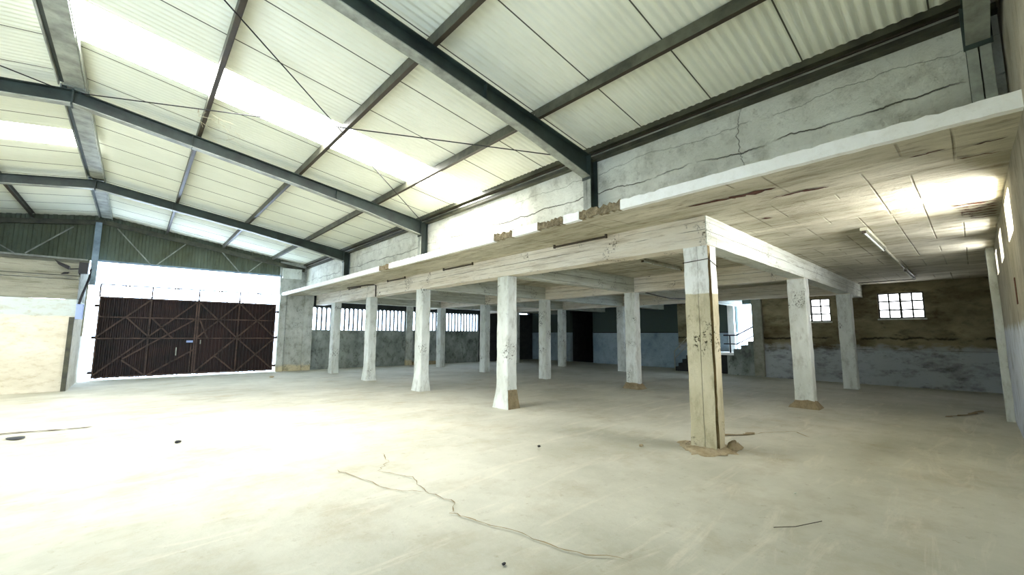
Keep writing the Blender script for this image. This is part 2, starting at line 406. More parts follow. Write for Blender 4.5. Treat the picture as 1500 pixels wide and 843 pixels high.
# ------------------------------------------------------------------ columns
def column(x, y, lab, w=CW, d=CD, mat='whitewash', flare=.0, skirt=None, seed=0, near=False):
    e = empty('concrete_column', (x + d / 2, y + w / 2, 0)); tag(e, lab, 'column', None)
    rnd = random.Random(seed)
    mb = MB(); nz = 28
    hx, hy = d / 2, w / 2
    if near: ring = [(-hx, hy), (-hx, -hy + .0), (-hx + .035, -hy + .05), (-hx + .085, -hy + .05), (-hx + .09, -hy), (hx, -hy), (hx, hy)]
    else:
        c_ = .02; ring = [(-hx, hy), (-hx, 0), (-hx, -hy + c_), (-hx + c_, -hy), (0, -hy), (hx - c_, -hy), (hx, -hy + c_), (hx, hy)]
    n = len(ring)
    for k in range(nz + 1):
        tt = k / nz; z = -.02 + (ZB + .015) * tt; fl = 1 + flare * max(0, 1 - z / .5) ** 1.3
        for q, (px, py) in enumerate(ring):
            if near and z > 2.72 and q in (2, 3): px, py = (-hx + .02 * (q - 1), -hy)
            nv = noise.noise_vector(Vector((px * 5 + x, py * 5 + y, z * 3.1))) * .008 + noise.noise_vector(Vector((px * 20 + x, py * 20 + y, z * 11))) * .006
            mb.v.append((px * fl + nv.x, py * fl + nv.y, z))
    for k in range(nz):
        for q in range(n):
            a = k * n + q; b = k * n + (q + 1) % n; mb.f.append((a, b, b + n, a + n)); mb.mi.append(1 if (near and q in (1, 2, 3)) or (seed == 2 and q in (3, 4, 5) and k < 4) else 0)
    for k in (0, nz): mb.f.append(tuple(k * n + q for q in range(n))); mb.mi.append(0)
    mb.build('shaft', None, e, mats=[M[mat], M['skirt' if seed == 2 else 'col_dark']])
    if skirt == 'skirt':
        s_ = MB(); rg = [(-hx * 1.0, hy), (-hx, -hy), (hx, -hy), (hx, hy)]; pts = []
        for k in range(4):
            for tt in (0, .33, .66):
                a, b = rg[k], rg[(k + 1) % 4]; pts.append((a[0] + (b[0] - a[0]) * tt, a[1] + (b[1] - a[1]) * tt))
        for k, (sc_, z) in enumerate(((1.6, -.01), (1.45, .04), (1.2, .10), (1.05, .17))):
            for px, py in pts: s_.v.append((px * sc_ * rnd.uniform(.93, 1.07), py * sc_ * rnd.uniform(.93, 1.07), z * rnd.uniform(.85, 1.1)))
        nn = len(pts)
        for k in range(3):
            for q in range(nn):
                a = k * nn + q; b = k * nn + (q + 1) % nn; s_.f.append((a, b, b + nn, a + nn)); s_.mi.append(0)
        s_.f.append(tuple(3 * nn + q for q in range(nn))); s_.mi.append(0)
        s_.build('mortar_skirt', M['skirt'], e)
    return e
FL = .38
c1 = column(XA, YS[0], 'nearest concrete column, white at the top and tan below, rubble round its foot', mat='col_near', near=True, seed=1)
# wire round its head, cast rubble at its foot
w_ = MB(); w_.tube([(-.155, .19, 2.70), (-.157, -.19, 2.72), (.155, -.19, 2.64), (.157, .19, 2.68), (-.155, .19, 2.70)], .006, 6); w_.build('wire_tie', M['dark_tube'], c1)
def mound_mb():
    mb = blob(-.05, .0, .50, .34, -.004, 40, 5, .045); return mb
mound_mb().build('mortar_spill', M['mound'], c1)
b2 = blob(.21, -.27, .15, .12, 0, 24, 8, .11); b2.build('rubble_heap', M['skirt'], c1)
column(XA, YS[1], 'second white column of the front row from the right, flared foot with a tan side', flare=FL, seed=2)
column(XA, YS[2], 'third white column of the front row from the right', flare=.3, seed=3)
column(XA, YS[3], 'fourth column of the front row, beneath the bent conduit', flare=.3, seed=4)
column(XA, YS[4], 'leftmost column of the front row, standing nearest the gate pier', flare=.15, seed=5)
column(XB, YS[0], 'white column to the right of the nearest column, on a brown mortar skirt', skirt='skirt', seed=6)
column(XB, YS[1], 'middle-row column left of the nearest column, on a brown mortar skirt', skirt='skirt', seed=7)
column(XB, YS[2], 'middle-row column seen just right of the second front column', seed=8)
column(XB, YS[3], 'middle-row column seen left of the second front column', seed=9)
column(XB, YS[4], 'farthest middle-row column, in front of the slatted windows', seed=10)
column(XC, YS[0], 'rear column on the right, left of the barred window', seed=11)
column(XC, YS[1], 'rear-row column hidden behind the nearest column', seed=12)
column(XC, YS[2], 'rear-row column in front of the blue back wall, right of the dark doorway', seed=13)
column(XC, YS[3], 'dim rear-row column just left of the dark doorway', seed=14)
column(XC, YS[4], 'farthest rear-row column in the dark corner past the slatted windows', seed=15)

# ------------------------------------------------------------------ near end wall with three high windows
def wall_y(y0, y1, x0, x1, z0, z1, holes, cell=.35, amp=.006):
    """wall in the XZ plane with rectangular holes (x0,x1,z0,z1)"""
    mb = MB(); xs = sorted({x0, x1, *[h[0] for h in holes], *[h[1] for h in holes]}); zs = sorted({z0, z1, *[h[2] for h in holes], *[h[3] for h in holes]})
    for a, b in zip(xs, xs[1:]):
        for c_, d in zip(zs, zs[1:]):
            if any(h[0] - 1e-6 <= a and b <= h[1] + 1e-6 and h[2] - 1e-6 <= c_ and d <= h[3] + 1e-6 for h in holes): continue
            mb.box(a, b, y0, y1, c_, d)
    return mb
def wall_x(x0, x1, y0, y1, z0, z1, holes):
    m_ = wall_y(x0, x1, y0, y1, z0, z1, holes); m_.v = [(b, a, c_) for a, b, c_ in m_.v]; return m_
nw = [(7.1, 8.05, 2.78, 3.27), (9.5, 10.3, 2.78, 3.24), (11.6, 12.3, 2.78, 3.22)]
mb = wall_y(YN - .30, YN, XL - .3, XF + .3, -.05, ZS + .14, nw + [(-7.0, -2.2, -.05, ZS + .14)])  # last hole: added opening out of view, lets daylight into the hall
mb.box(XL - .3, 5.95, YN - .30, YN - .001, ZS + .14, 4.50)
for xa in (XL - .3, 5.95):
    za = zroof(xa, .165); i0 = len(mb.v)
    mb.v += [(xa, YN - .30, 4.49), (XR, YN - .30, 4.49), (XR, YN - .30, ZR + .165), (xa, YN - .30, za), (xa, YN, 4.49), (XR, YN, 4.49), (XR, YN, ZR + .165), (xa, YN, za)]
    for f_ in ((0, 1, 2, 3), (4, 5, 6, 7), (0, 1, 5, 4), (1, 2, 6, 5), (2, 3, 7, 6), (3, 0, 4, 7)): mb.f.append(tuple(i0 + q for q in f_)); mb.mi.append(0)
struct('wall_near', mb, M['near'])
for k, (a, b, c_, d) in enumerate(nw):
    f_ = MB()
    f_.box(a, b, YN - .26, YN - .20, c_, c_ + .04).box(a, b, YN - .26, YN - .20, d - .04, d).box(a, a + .04, YN - .26, YN - .20, c_, d).box(b - .04, b, YN - .26, YN - .20, c_, d)
    o = struct('window_%d' % (k + 4), f_, M['frame'])
    g = MB(); g.box(a + .04, b - .04, YN - .245, YN - .235, c_ + .04, d - .04); g.build('pane', M['pane_sun' if k == 0 else 'pane_side'], o)
struct('trim_1', rough(12.55, 12.95, YN, YN + .11, -.02, ZS, .2, .01), M['whitewash'])
s_ = MB(); s_.box(7.85, 8.0, YN - .02, YN + .006, 2.0, 2.32); s_.build('wall_hole', M['rust'], bpy.data.objects['wall_near'])

# ------------------------------------------------------------------ far wall (right) with barred windows
fw = [(1.04, 2.17, 2.20, 3.05), (3.47, 4.66, 2.14, 2.98)]
mb = wall_x(XF, XF + .25, YN - .3, 6.02, -.05, ZS, fw)
struct('wall_far', mb, M['far'])
struct('trim_2', rough(XF - .14, XF - .002, 5.68, 6.04, .02, ZS - .01, .25, .008), M['stair'])
for k, (a, b, c_, d) in enumerate(fw):
    f_ = MB(); xw = XF + .06
    f_.box(xw, xw + .05, a, b, c_, c_ + .04).box(xw, xw + .05, a, b, d - .04, d).box(xw, xw + .05, a, a + .04, c_, d).box(xw, xw + .05, b - .04, b, c_, d)
    mid = (a + b) / 2; f_.box(xw, xw + .05, mid - .03, mid + .03, c_, d)
    for q in (1, 3): yy = a + (b - a) * q / 4; f_.box(xw + .01, xw + .03, yy - .022, yy + .022, c_, d)
    for q in (1, 2): zz = c_ + (d - c_) * q / 3; f_.box(xw + .01, xw + .03, a, b, zz - .024, zz + .024)
    o = struct('window_%d' % (k + 1), f_, M['frame'])
    g = MB(); g.box(xw + .07, xw + .08, a, b, c_, d); g.build('pane', M['pane'], o)
    s_ = MB(); s_.box(XF - .01, XF + .25, a - .03, b + .03, c_ - .05, c_); s_.build('sill', M['whitewash'], o)

# ------------------------------------------------------------------ back wall behind the stairs
mb = wall_x(XK, XK + .25, 4.6, YG + .3, -.05, ZS + .2, [(5.2, 7.25, .9, 3.02), (15.25, 17.0, -.05, 3.08)])
struct('wall_back', mb, M['back'])
mb = MB(); mb.box(XK + .25, XK + 3, 14.9, 17.4, -.05, -.03).box(XK + 3, XK + 3.1, 14.9, 17.4, -.05, 3.3).box(XK + .25, XK + 3.1, 14.8, 14.9, -.05, 3.3).box(XK + .25, XK + 3.1, 17.4, 17.5, -.05, 3.3).box(XK + .25, XK + 3.1, 14.8, 17.5, 3.3, 3.4)
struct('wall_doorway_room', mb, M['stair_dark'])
struct('wall_stair_side', rough(XF + .26, XK - .01, 4.6, 4.8, -.05, ZS - .01, .4, .004), M['whitewash'])
struct('trim_3', rough(XK - .18, XK - .002, 7.28, 7.55, .02, ZS - .02, .25, .006), M['band'])
struct('trim_4', rough(XK - .2, XK - .002, 9.35, 9.9, .9, ZS - .02, .25, .006), M['far'])
struct('trim_5', MB().box(XK - .03, XK - .002, 7.6, 15.2, 1.745, 1.79), M['stair_dark'])

# staircase: dark flight, landing, upper flight with stepped flank
e = empty('staircase', (19.4, 8, 0)); tag(e, 'concrete staircase with dark lower flight, landing and upper flight to the bright opening', 'staircase')
def loc(mb, e=e):
    mb.v = [(a - e.location.x, b - e.location.y, c_ - e.location.z) for a, b, c_ in mb.v]; return mb
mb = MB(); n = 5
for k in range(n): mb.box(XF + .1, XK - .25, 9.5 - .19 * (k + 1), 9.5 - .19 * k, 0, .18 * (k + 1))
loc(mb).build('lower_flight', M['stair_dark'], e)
mb = MB(); mb.box(XF, XK - .22, 6.85, 8.55, .80, .90)
loc(mb).build('landing', M['band'], e)
mb = MB(); mb.box(XF + .3, XK - .25, 7.14, 8.5, 0, .79)  # dark box filling the void under the landing, stands in for its shade
loc(mb).build('under_landing_shade', M['stair_dark'], e)
mb = MB()
for k in range(8):
    y1 = 6.85 - .28 * k
    mb.box(XF + .26, XK - .22, y1 - .28, y1, .0, .90 + .165 * (k + 1))
loc(mb).build('upper_flight', M['stair'], e)
mb = MB()
for k in range(3):
    y1 = 6.85 - .28 * k
    mb.box(XF, XF + .25, max(y1 - .28, 6.04), y1, .0, .90 + .165 * (k + 1))
mb.box(XF, XF + .25, 6.85, 7.12, 0, .80)
loc(mb).build('stepped_flank', M['mossy'], e)
mb = MB(); X_ = XF + .08
mb.tube([(X_, 7.25, 1.63), (X_, 6.73, 1.63), (X_, 5.95, 2.05)], .03, 8); mb.tube([(X_, 7.25, 1.27), (X_, 6.73, 1.27), (X_, 5.95, 1.68)], .024, 8); mb.tube([(X_, 7.0, .9), (X_, 7.0, 1.64)], .03, 8)
tag(loc(mb).build('upper_railing', M['black'], e))
mb = MB()
mb.tube([(X_, 9.47, .88), (X_, 8.6, 1.78)], .018, 8); mb.tube([(X_, 9.47, .55), (X_, 8.6, 1.42)], .014, 8); mb.tube([(X_, 9.47, 0), (X_, 9.47, .89)], .02, 8); mb.tube([(X_, 8.6, .9), (X_, 8.6, 1.8)], .018, 8)
loc(mb).build('lower_railing', M['fixture'], e)

# ------------------------------------------------------------------ gate wall
mb = MB()
rough(4.60, 4.86, YG - .12, YG + .25, -.02, 3.30, .25, .006, mb)
rough(4.89, 5.60, YG - .06, YG + .25, -.02, 3.30, .25, .008, mb)
rough(5.60, 5.98, YG - .16, YG + .25, -.02, ZS + .0, .25, .01, mb)
mb.box(4.60, 5.9, YG + .05, YG + .25, 3.2, 4.8)
struct('wall_gate_pier', mb, M['gatewall'])
struct('trim_6', rough(4.66, 5.42, YG - .10, YG + .04, 4.06, 4.50, .2, .02), M['whitewash'])
mb = MB()
rough(5.99, 10.70, YG - .02, YG + .2, -.02, 1.80, .3, .014, mb)
rough(11.10, 15.60, YG - .02, YG + .2, -.02, 1.83, .3, .014, mb)
struct('wall_gate_low', mb, M['mossy'])
struct('wall_gate_post', rough(10.71, 11.09, YG - .10, YG + .2, -.02, ZS - .01, .25, .008), M['gatewall'])
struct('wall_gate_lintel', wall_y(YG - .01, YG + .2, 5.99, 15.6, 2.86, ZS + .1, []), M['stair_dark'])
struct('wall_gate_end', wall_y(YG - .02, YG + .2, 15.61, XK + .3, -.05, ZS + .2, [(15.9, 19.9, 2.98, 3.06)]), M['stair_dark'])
struct('trim_7', rough(11.1, 12.6, YG - .35, YG - .03, -.02, .16, .2, .03), M['skirt'])
for k, (a, b) in enumerate(((6.0, 10.69), (11.11, 15.59))):
    s_ = MB(); n = int((b - a) / .205); p = (b - a) / n
    for q in range(n + 1):
        xx = a + p * q
        s_.prism([(xx - .034, YG + .02), (xx, YG - .01), (xx + .034, YG + .02), (xx + .030, YG + .12), (xx - .030, YG + .12)], 1.80, 2.87)
        if q < n:   # rounded heads between the slats
            arc = [(xx + p / 2 + math.cos(A) * (p / 2 - .02), 2.76 + math.sin(A) * .085) for A in [math.pi * i / 6 for i in range(7)]]
            for (u0, v0), (u1, v1) in zip(arc, arc[1:]):
                s_.hexa([(u1, YG + .03, v1), (u0, YG + .03, v0), (u0, YG + .15, v0), (u1, YG + .15, v1), (u1, YG + .03, 2.87), (u0, YG + .03, 2.87), (u0, YG + .15, 2.87), (u1, YG + .15, 2.87)])
    struct('window_%d' % (k + 8), s_, M['slat'])

# left projecting wall and its return
mb = MB(); X1 = -1.30
rough(XL - .2, X1, 17.16, 17.42, -.02, 2.56, .35, .012, mb)
rough(X1 - .25, X1, 17.42, 20.5, -.02, 2.56, .35, .012, mb)
struct('wall_left_block', mb, M['leftwall'])
mb = MB(); rough(XL - .2, X1, 17.18, 17.44, 2.57, 3.12, .35, .012, mb); rough(X1 - .25, X1 - .01, 17.44, 20.5, 2.57, 3.6, .35, .012, mb)
rough(XL - .2, X1 - .02, 17.20, 17.44, 3.14, 3.22, .3, .012, mb)
rough(XL - .2, X1 - .04, 17.22, 17.46, 3.24, 3.60, .3, .015, mb)
struct('wall_left_lintel', mb, M['blockcon'])
struct('wall_left_backing', MB().box(XL - .2, X1 - .05, YG, YG + .25, 3.0, 4.1), M['blockcon'])
struct('wall_left', MB().box(XL - .3, XL, YN - .3, YG + .3, -.05, 4.74), M['leftwall'])
struct('trim_8', MB().box(XL - .2, X1 - .05, 17.46, YG, 3.52, 3.60), M['blockcon'])

# ------------------------------------------------------------------ gable: ribbed cladding and truss
mb = MB(); x = XL; pts = []
while x < 4.7:
    for dx, dy in ((0, 0), (.07, 0), (.10, .035), (.17, .035), (.20, 0)): pts.append((x + dx, YG + .16 + dy))
    x += .20
mb.v = []
for x, y in pts: mb.v += [(x, y, 4.12), (x, y, zroof(min(x, 5.5), .22))]
for k in range(len(pts) - 1): mb.f.append((2 * k, 2 * k + 1, 2 * k + 3, 2 * k + 2)); mb.mi.append(0)
struct('wall_gable', mb, M['cladding'])
struct('wall_gable_end', MB().box(4.7, 5.9, YG + .14, YG + .25, 4.7, 4.9), M['blockcon'])
e = empty('gable_truss', (0, YG, 4.1)); tag(e, 'steel truss framing the ribbed gable above the gate, with thin diagonal struts', 'truss')
mb = MB(); mb.bar((XL, YG, zroof(XL, -.10)), (XR, YG, zroof(XR, -.10)), .12, .16); mb.bar((XR, YG, zroof(XR, -.10)), (5.55, YG, zroof(5.55, -.10)), .12, .16); loc(mb, e).build('top_chord', M['mid_steel'], e)
mb = MB(); mb.bar((-1.13, YG, 4.12), (4.59, YG, 4.14), .07, .07); loc(mb, e).build('bottom_chord', M['blue_steel'], e)
mb = MB(); mb.bar((XL, YG, 4.14), (-1.40, YG, 4.10), .07, .06); loc(mb, e).build('bottom_chord', M['light_steel'], e)
for a, b in (((-3.9, 4.75), (-3.06, 4.14)), ((-2.83, 4.16), (-1.83, 5.22)), ((-.75, 5.34), (.23, 4.16)), ((.42, 4.16), (1.21, 5.06)), ((2.40, 4.90), (3.02, 4.18)), ((3.36, 4.18), (3.90, 4.74))):
    mb = MB(); mb.bar((a[0], YG - .02, a[1]), (b[0], YG - .02, b[1]), .035, .035, (0, 1, 0)); loc(mb, e).build('diagonal_strut', M['light_steel'], e)

# post at the gate jamb
mb = MB(); x_ = -1.22
mb.box(x_ - .08, x_ + .08, YG - .17, YG - .16, 3.25, 5.45).box(x_ - .08, x_ + .08, YG - .03, YG - .02, 3.25, 5.45).box(x_ - .006, x_ + .006, YG - .16, YG - .03, 3.25, 5.45)
tag(mb.build('steel_post', M['blue_steel']), 'pale blue steel post rising to the ridge left of the gate', 'post')

# ------------------------------------------------------------------ gate
def gate_leaf(x0, x1, sgn, lab):
    e = empty('metal_gate', (x0, YG - .02, 0)); tag(e, lab, 'gate')
    Y = YG - .02
    mb = MB(); x = x0; p = []
    while x < x1 - .01:
        for dx, dy in ((0, 0), (.045, 0), (.06, .03), (.105, .03), (.12, 0)):
            if x + dx <= x1: p.append((x + dx, Y + .05 + dy))
        x += .12
    for a, b in p: mb.v += [(a, b, .05 + random.uniform(-.015, .015)), (a, b, 2.88 + random.uniform(-.012, .02))]
    for k in range(len(p) - 1): mb.f.append((2 * k, 2 * k + 1, 2 * k + 3, 2 * k + 2)); mb.mi.append(0)
    loc(mb, e).build('sheet_panel', M['gate'], e)
    fr = MB()
    for z in (.09, 1.42, 2.17, 2.86): fr.box(x0, x1, Y, Y + .045, z - .022, z + .022)
    for xx in (x0 + .025, (x0 + x1) / 2, x1 - .025): fr.box(xx - .022, xx + .022, Y - .004, Y + .04, .06, 2.88)
    loc(fr, e).build('rail_frame', M['gate_bar'], e)
    L = x1 - x0
    def X(f): return x0 + L * f if sgn > 0 else x1 - L * f      # f runs from the hinge to the closing edge
    segs = [((0, 1.45), (.5, 2.85)), ((0, .12), (1, 2.85)), ((.52, .09), (1, 1.0)), ((.26, .66), (.5, .09)), ((.27, .70), (.97, 2.12)), ((.52, 1.42), (.27, 2.16)), ((.52, 2.16), (.75, 1.42))] if sgn > 0 else \
           [((1, .09), (0, 2.85)), ((.5, .06), (0, 1.42)), ((1, 1.42), (.5, 2.85)), ((.76, .72), (.5, .06)), ((1, 2.85), (.5, 1.42)), ((.97, 2.12), (.86, 1.38)), ((.5, 1.42), (0, .1)), ((.5, 2.85), (0, 1.45))]
    for a, b in segs:
        d = MB(); d.bar((X(a[0]), Y - .02, a[1]), (X(b[0]), Y - .02, b[1]), .05, .03, (0, 1, 0)); loc(d, e).build('diagonal_brace', M['gate_bar'], e)
    tr = MB(); tr.box(x0, x1, Y + .01, Y + .03, 3.29, 3.33)
    for f in (0, .25, .5, .75):
        a = x0 + L * f
        if f in (0, .5):
            tr.box(a - .022, a + .022, Y + .01, Y + .03, 2.86, 3.32)
            tr.bar((a, Y + .02, 2.90), (a + L * .25, Y + .02, 3.31), .042, .03); tr.bar((a + L * .25, Y + .02, 3.31), (a + L * .5, Y + .02, 2.90), .042, .03)
    loc(tr, e).build('top_lattice', M['gate_bar'], e)
    for z in (.25, 1.45, 2.55):
        h = MB(); xx = X(0); h.box(min(xx, xx - sgn * .10), max(xx, xx - sgn * .10), Y - .01, Y + .05, z - .04, z + .05); loc(h, e).build('hinge', M['gate'], e)
    return e
ga = gate_leaf(-1.0, 1.765, 1, 'left leaf of the dark maroon sheet gate with diagonal braces and lock')
lk = MB(); lk.box(1.50, 1.70, YG - .07, YG - .045, 1.26, 1.34); loc(lk, ga).build('lock_plate', M['white_box'], ga)
lk = MB(); lk.box(1.63, 1.67, YG - .07, YG - .045, .10, 1.22); loc(lk, ga).build('drop_bolt', M['gate_bar'], ga)
lk = MB(); lk.box(1.20, 1.23, YG - .06, YG - .04, .78, 1.08); loc(lk, ga).build('pull_handle', M['light_steel'], ga)
lk = MB(); lk.box(1.70, 1.84, YG - .012, YG - .002, .08, 2.87); loc(lk, ga).build('closing_strip', M['gate'], ga)
gb = gate_leaf(1.785, 4.50, -1, 'right leaf of the dark maroon sheet gate, almost black in shade')
lk = MB(); lk.box(1.92, 1.95, YG - .07, YG - .04, 1.20, 1.36); loc(lk, gb).build('bolt_handle', M['light_steel'], gb)

# electrical box, conduits and brackets by the gate jamb
e = empty('electrical_box', (-1.24, 17.10, 2.0)); tag(e, 'pale blue electrical box on the end of the white wall left of the gate', 'electrical box')
mb = MB(); mb.box(-1.29, -1.16, 17.05, 17.45, 2.00, 2.40); loc(mb, e).build('cabinet', M['white_box'], e)
mb = MB(); mb.box(-1.30, -1.15, 17.04, 17.46, 2.40, 2.42); loc(mb, e).build('lid', M['white_box'], e)
mb = MB(); mb.tube([(-1.25, 17.12, 2.42), (-1.20, 17.2, 2.75), (-1.12, 17.5, 3.25), (-1.12, 17.6, 3.5)], .03, 8)
tag(mb.build('power_cable', M['black']), 'thick black cable rising from the pale electrical box', 'cable')
mb = MB(); mb.tube([(-1.27, 19.3, 1.5), (-1.25, 19.3, 3.5)], .02, 8); tag(mb.build('conduit', M['fixture']), 'thin grey conduit on the wall return between box and gate', 'conduit')
mb = MB(); mb.box(-1.40, -1.30, 17.04, 17.13, 0, 2.05); tag(mb.build('corner_angle', M['mid_steel']), 'dark grey steel angle guarding the corner of the white left wall', 'angle post')
e = empty('floodlight', (-1.45, 16.95, 3.35)); tag(e, 'black floodlight with flared shades on a bracket left of the gate', 'floodlight')
mb = MB(); mb.tube([(-1.25, 17.12, 3.60), (-1.25, 17.05, 3.30), (-1.3, 17.0, 3.28)], .022, 8); mb.bar((-1.27, 17.05, 3.44), (-1.50, 17.0, 3.40), .03, .03); loc(mb, e).build('bracket', M['black'], e)
mb = MB(); mb.hexa([(-1.72, 16.9, 3.50), (-1.52, 16.9, 3.38), (-1.52, 17.08, 3.38), (-1.72, 17.08, 3.50), (-1.80, 16.86, 3.62), (-1.50, 16.88, 3.47), (-1.50, 17.12, 3.47), (-1.80, 17.12, 3.62)]); loc(mb, e).build('lamp_head', M['black'], e)
mb = MB(); mb.hexa([(-1.66, 16.95, 3.24), (-1.52, 16.95, 3.26), (-1.52, 17.05, 3.26), (-1.66, 17.05, 3.24), (-1.60, 16.92, 3.30), (-1.50, 16.92, 3.31), (-1.50, 17.1, 3.31), (-1.60, 17.1, 3.30)]); loc(mb, e).build('lamp_head', M['black'], e)
mb = MB(); mb.box(-1.33, -1.14, 17.0, 17.14, 3.30, 3.62); loc(mb, e).build('junction_box', M['black'], e)

# ------------------------------------------------------------------ steel portal frames
def iseg(mb, a, b, d0, d1, wf=.15, tf=.014, tw=.01, axis='r'):
    """I-section from a to b in the XZ plane; a and b are on the top/outer flange; depth d0 -> d1 hangs below"""
    ax, az = a; bx, bz = b; Y = 0
    def sl(x0, z0, x1, z1, y0, y1, t_):  # slab between two XZ points with thickness t_ perpendicular
        d = Vector((x1 - x0, 0, z1 - z0)).normalized(); nrm = Vector((-d.z, 0, d.x)) * t_ / 2
        if nrm.z < 0: nrm = -nrm
        A = Vector((x0, 0, z0)); B = Vector((x1, 0, z1))
        P = [A - nrm, B - nrm, A + nrm, B + nrm]
        mb.hexa([(P[0].x, y0, P[0].z), (P[1].x, y0, P[1].z), (P[1].x, y1, P[1].z), (P[0].x, y1, P[0].z), (P[2].x, y0, P[2].z), (P[3].x, y0, P[3].z), (P[3].x, y1, P[3].z), (P[2].x, y1, P[2].z)])
    if axis == 'r':
        mb.cur = 0; sl(ax, az - tf / 2, bx, bz - tf / 2, -wf / 2, wf / 2, tf)
        mb.cur = 1; sl(ax, az - d0 + tf / 2, bx, bz - d1 + tf / 2, -wf / 2, wf / 2, tf)
        mb.cur = 0; mb.hexa([(ax, -tw / 2, az - d0), (bx, -tw / 2, bz - d1), (bx, tw / 2, bz - d1), (ax, tw / 2, az - d0), (ax, -tw / 2, az), (bx, -tw / 2, bz), (bx, tw / 2, bz), (ax, tw / 2, az)])
    return mb
def portal(y, lab):
    e = empty('portal_frame', (XR, y, 0)); tag(e, lab, 'steel frame')
    for s in (1, -1):
        mb = MB(); pts = [(0.0, .24), (3.4, .24), (5.0, .28), (6.52, .38)]
        for (a, da), (b, db) in zip(pts, pts[1:]): iseg(mb, (s * a, zroof(XR + a)), (s * b, zroof(XR + b)), da, db)
        for q in (1.6, 4.3): mb.cur = 0; mb.box(s * q - .005, s * q + .005, -.07, .07, zroof(XR + q) - .25, zroof(XR + q) - .005)
        mb.build('rafter', None, e, mats=[M['dark_steel'], M['light_steel']])
        zb = 3.40 if s > 0 else 0
        cm = MB(); x0, x1 = s * 6.50, s * 6.70; zt = zroof(XR + 6.6)
        if x0 > x1: x0, x1 = x1, x0
        inner = (x0, x0 + .014) if s > 0 else (x1 - .014, x1); outer = (x1 - .014, x1) if s > 0 else (x0, x0 + .014)
        cm.cur = 1; cm.box(*inner, -.075, .075, zb, zt - .01); cm.cur = 0; cm.box(*outer, -.075, .075, zb, zt); cm.box(x0, x1, -.005, .005, zb, zt)
        cm.build('column', None, e, mats=[M['dark_steel'], M['light_steel']])
        pl = MB(); q = s * 6.51; pl.box(min(q, q - s * .02), max(q, q - s * .02), -.09, .09, zroof(XR + 6.5) - .42, zroof(XR + 6.5)); pl.build('end_plate', M['dark_steel'], e)
    ap = MB(); ap.box(-.012, .012, -.085, .085, ZR - .27, ZR + .01); ap.build('apex_plate', M['dark_steel'], e)
    return e
for y, lab in zip(FR, ['steel portal frame against the near end wall, at the top right corner', 'nearest full steel portal frame crossing the roof, its column on the ledge near the middle', 'middle steel portal frame, second from the camera, meeting the ridge at upper left', 'farthest steel portal frame, the last before the gate gable']):
    portal(y, lab)
# ridge member: pale plate between two channels
e = empty('ridge_beam', (XR, 10, 5.7)); tag(e, 'pale ridge beam running along the roof top at the left', 'beam')
ylist = [YN] + FR + [YG]
for k, (a, b) in enumerate(zip(ylist, ylist[1:])):
    if b - a < .3: continue
    a += .1; b -= .1
    mb = MB(); mb.box(XR - .10, XR + .14, a, b, 5.64, 5.655); loc(mb, e).build('plate', M['light_steel'], e)
    mb = MB(); mb.box(XR - .17, XR - .155, a, b, 5.60, 5.72).box(XR + .155, XR + .17, a, b, 5.60, 5.72); loc(mb, e).build('lip', M['light_steel'], e)
    mb = MB(); mb.box(XR - .15, XR - .10, a, b, 5.66, 5.70); loc(mb, e).build('channel', M['dark_steel'], e)
# purlins
def purlin(x, lab, s=1, mat='mid_steel'):
    e = empty('roof_purlin', (x, 10, zroof(x))); tag(e, lab, 'purlin')
    z = zroof(x); up = .155
    for k, (a, b) in enumerate(zip(ylist, ylist[1:])):
        if b - a < .3: continue
        a += .005; b -= .005
        mb = MB(); mb.cur = 0; mb.box(x - .03, x - .024, a, b, z + .01, z + up)           # web facing the camera side
        mb.cur = 1; mb.box(x - .024, x + .035, a, b, z + .01, z + .017); mb.cur = 0; mb.box(x - .024, x + .035, a, b, z + up - .006, z + up)
        mb.box(x + .03, x + .035, a, b, z + .01, z + .03)
        loc(mb, e).build('channel_length', None, e, mats=[M['purlin'], M['dark_tube']])
    return e
for x, lab in ((.62, 'roof purlin next to the ridge on the right slope'), (2.42, 'middle roof purlin of the right slope'), (4.22, 'lowest roof purlin of the right slope, above the eave beam'), (-2.76, 'roof purlin next to the ridge on the left slope'), (-4.56, 'middle roof purlin of the left slope'), (-6.36, 'lowest roof purlin of the left slope')):
    purlin(x, lab)
e = empty('eave_beam', (5.5, 10, 4.6)); tag(e, 'olive steel eave beam along the top of the plaster wall', 'beam')
mb = MB(); mb.box(5.62, 5.66, YN, YG, 4.56, 4.66); mb.box(5.55, 5.66, YN, YG, 4.555, 4.562); loc(mb, e).build('lower_channel', M['mid_steel'], e)
mb = MB(); mb.box(5.58, 5.60, YN, YG, 4.675, 4.70); loc(mb, e).build('dark_strip', M['dark_tube'], e)
mb = MB(); mb.box(5.50, 5.506, YN, YG, 4.70, 4.78); mb.box(5.50, 5.58, YN, YG, 4.695, 4.70); loc(mb, e).build('upper_channel', M['mid_steel'], e)

# ------------------------------------------------------------------ roof sheets (waved) and skylights
def sheet(x0, x1, y0, y1, off, per=.104, amp=.008, sub=8):
    mb = MB(); n = int((y1 - y0) / per * sub)
    for k in range(n + 1):
        y = y0 + (y1 - y0) * k / n; d = math.sin(y / per * 2 * math.pi) * amp
        mb.v += [(x0, y, zroof(x0, off + d)), (x1, y, zroof(x1, off + d)), (x1, y, zroof(x1, off + d + .03)), (x0, y, zroof(x0, off + d + .03))]
    for k in range(n):
        for q in range(4):
            a = k * 4 + q; b = k * 4 + (q + 1) % 4; mb.f.append((a, b, b + 4, a + 4)); mb.mi.append(0)
    for k in (0, n): mb.f.append(tuple(k * 4 + q for q in range(4))); mb.mi.append(0)
    mb.smooth = False
    return mb
OFF = .175
def add(mb, o):
    b = len(mb.v); mb.v += o.v; mb.f += [tuple(i + b for i in f) for f in o.f]; mb.mi += o.mi
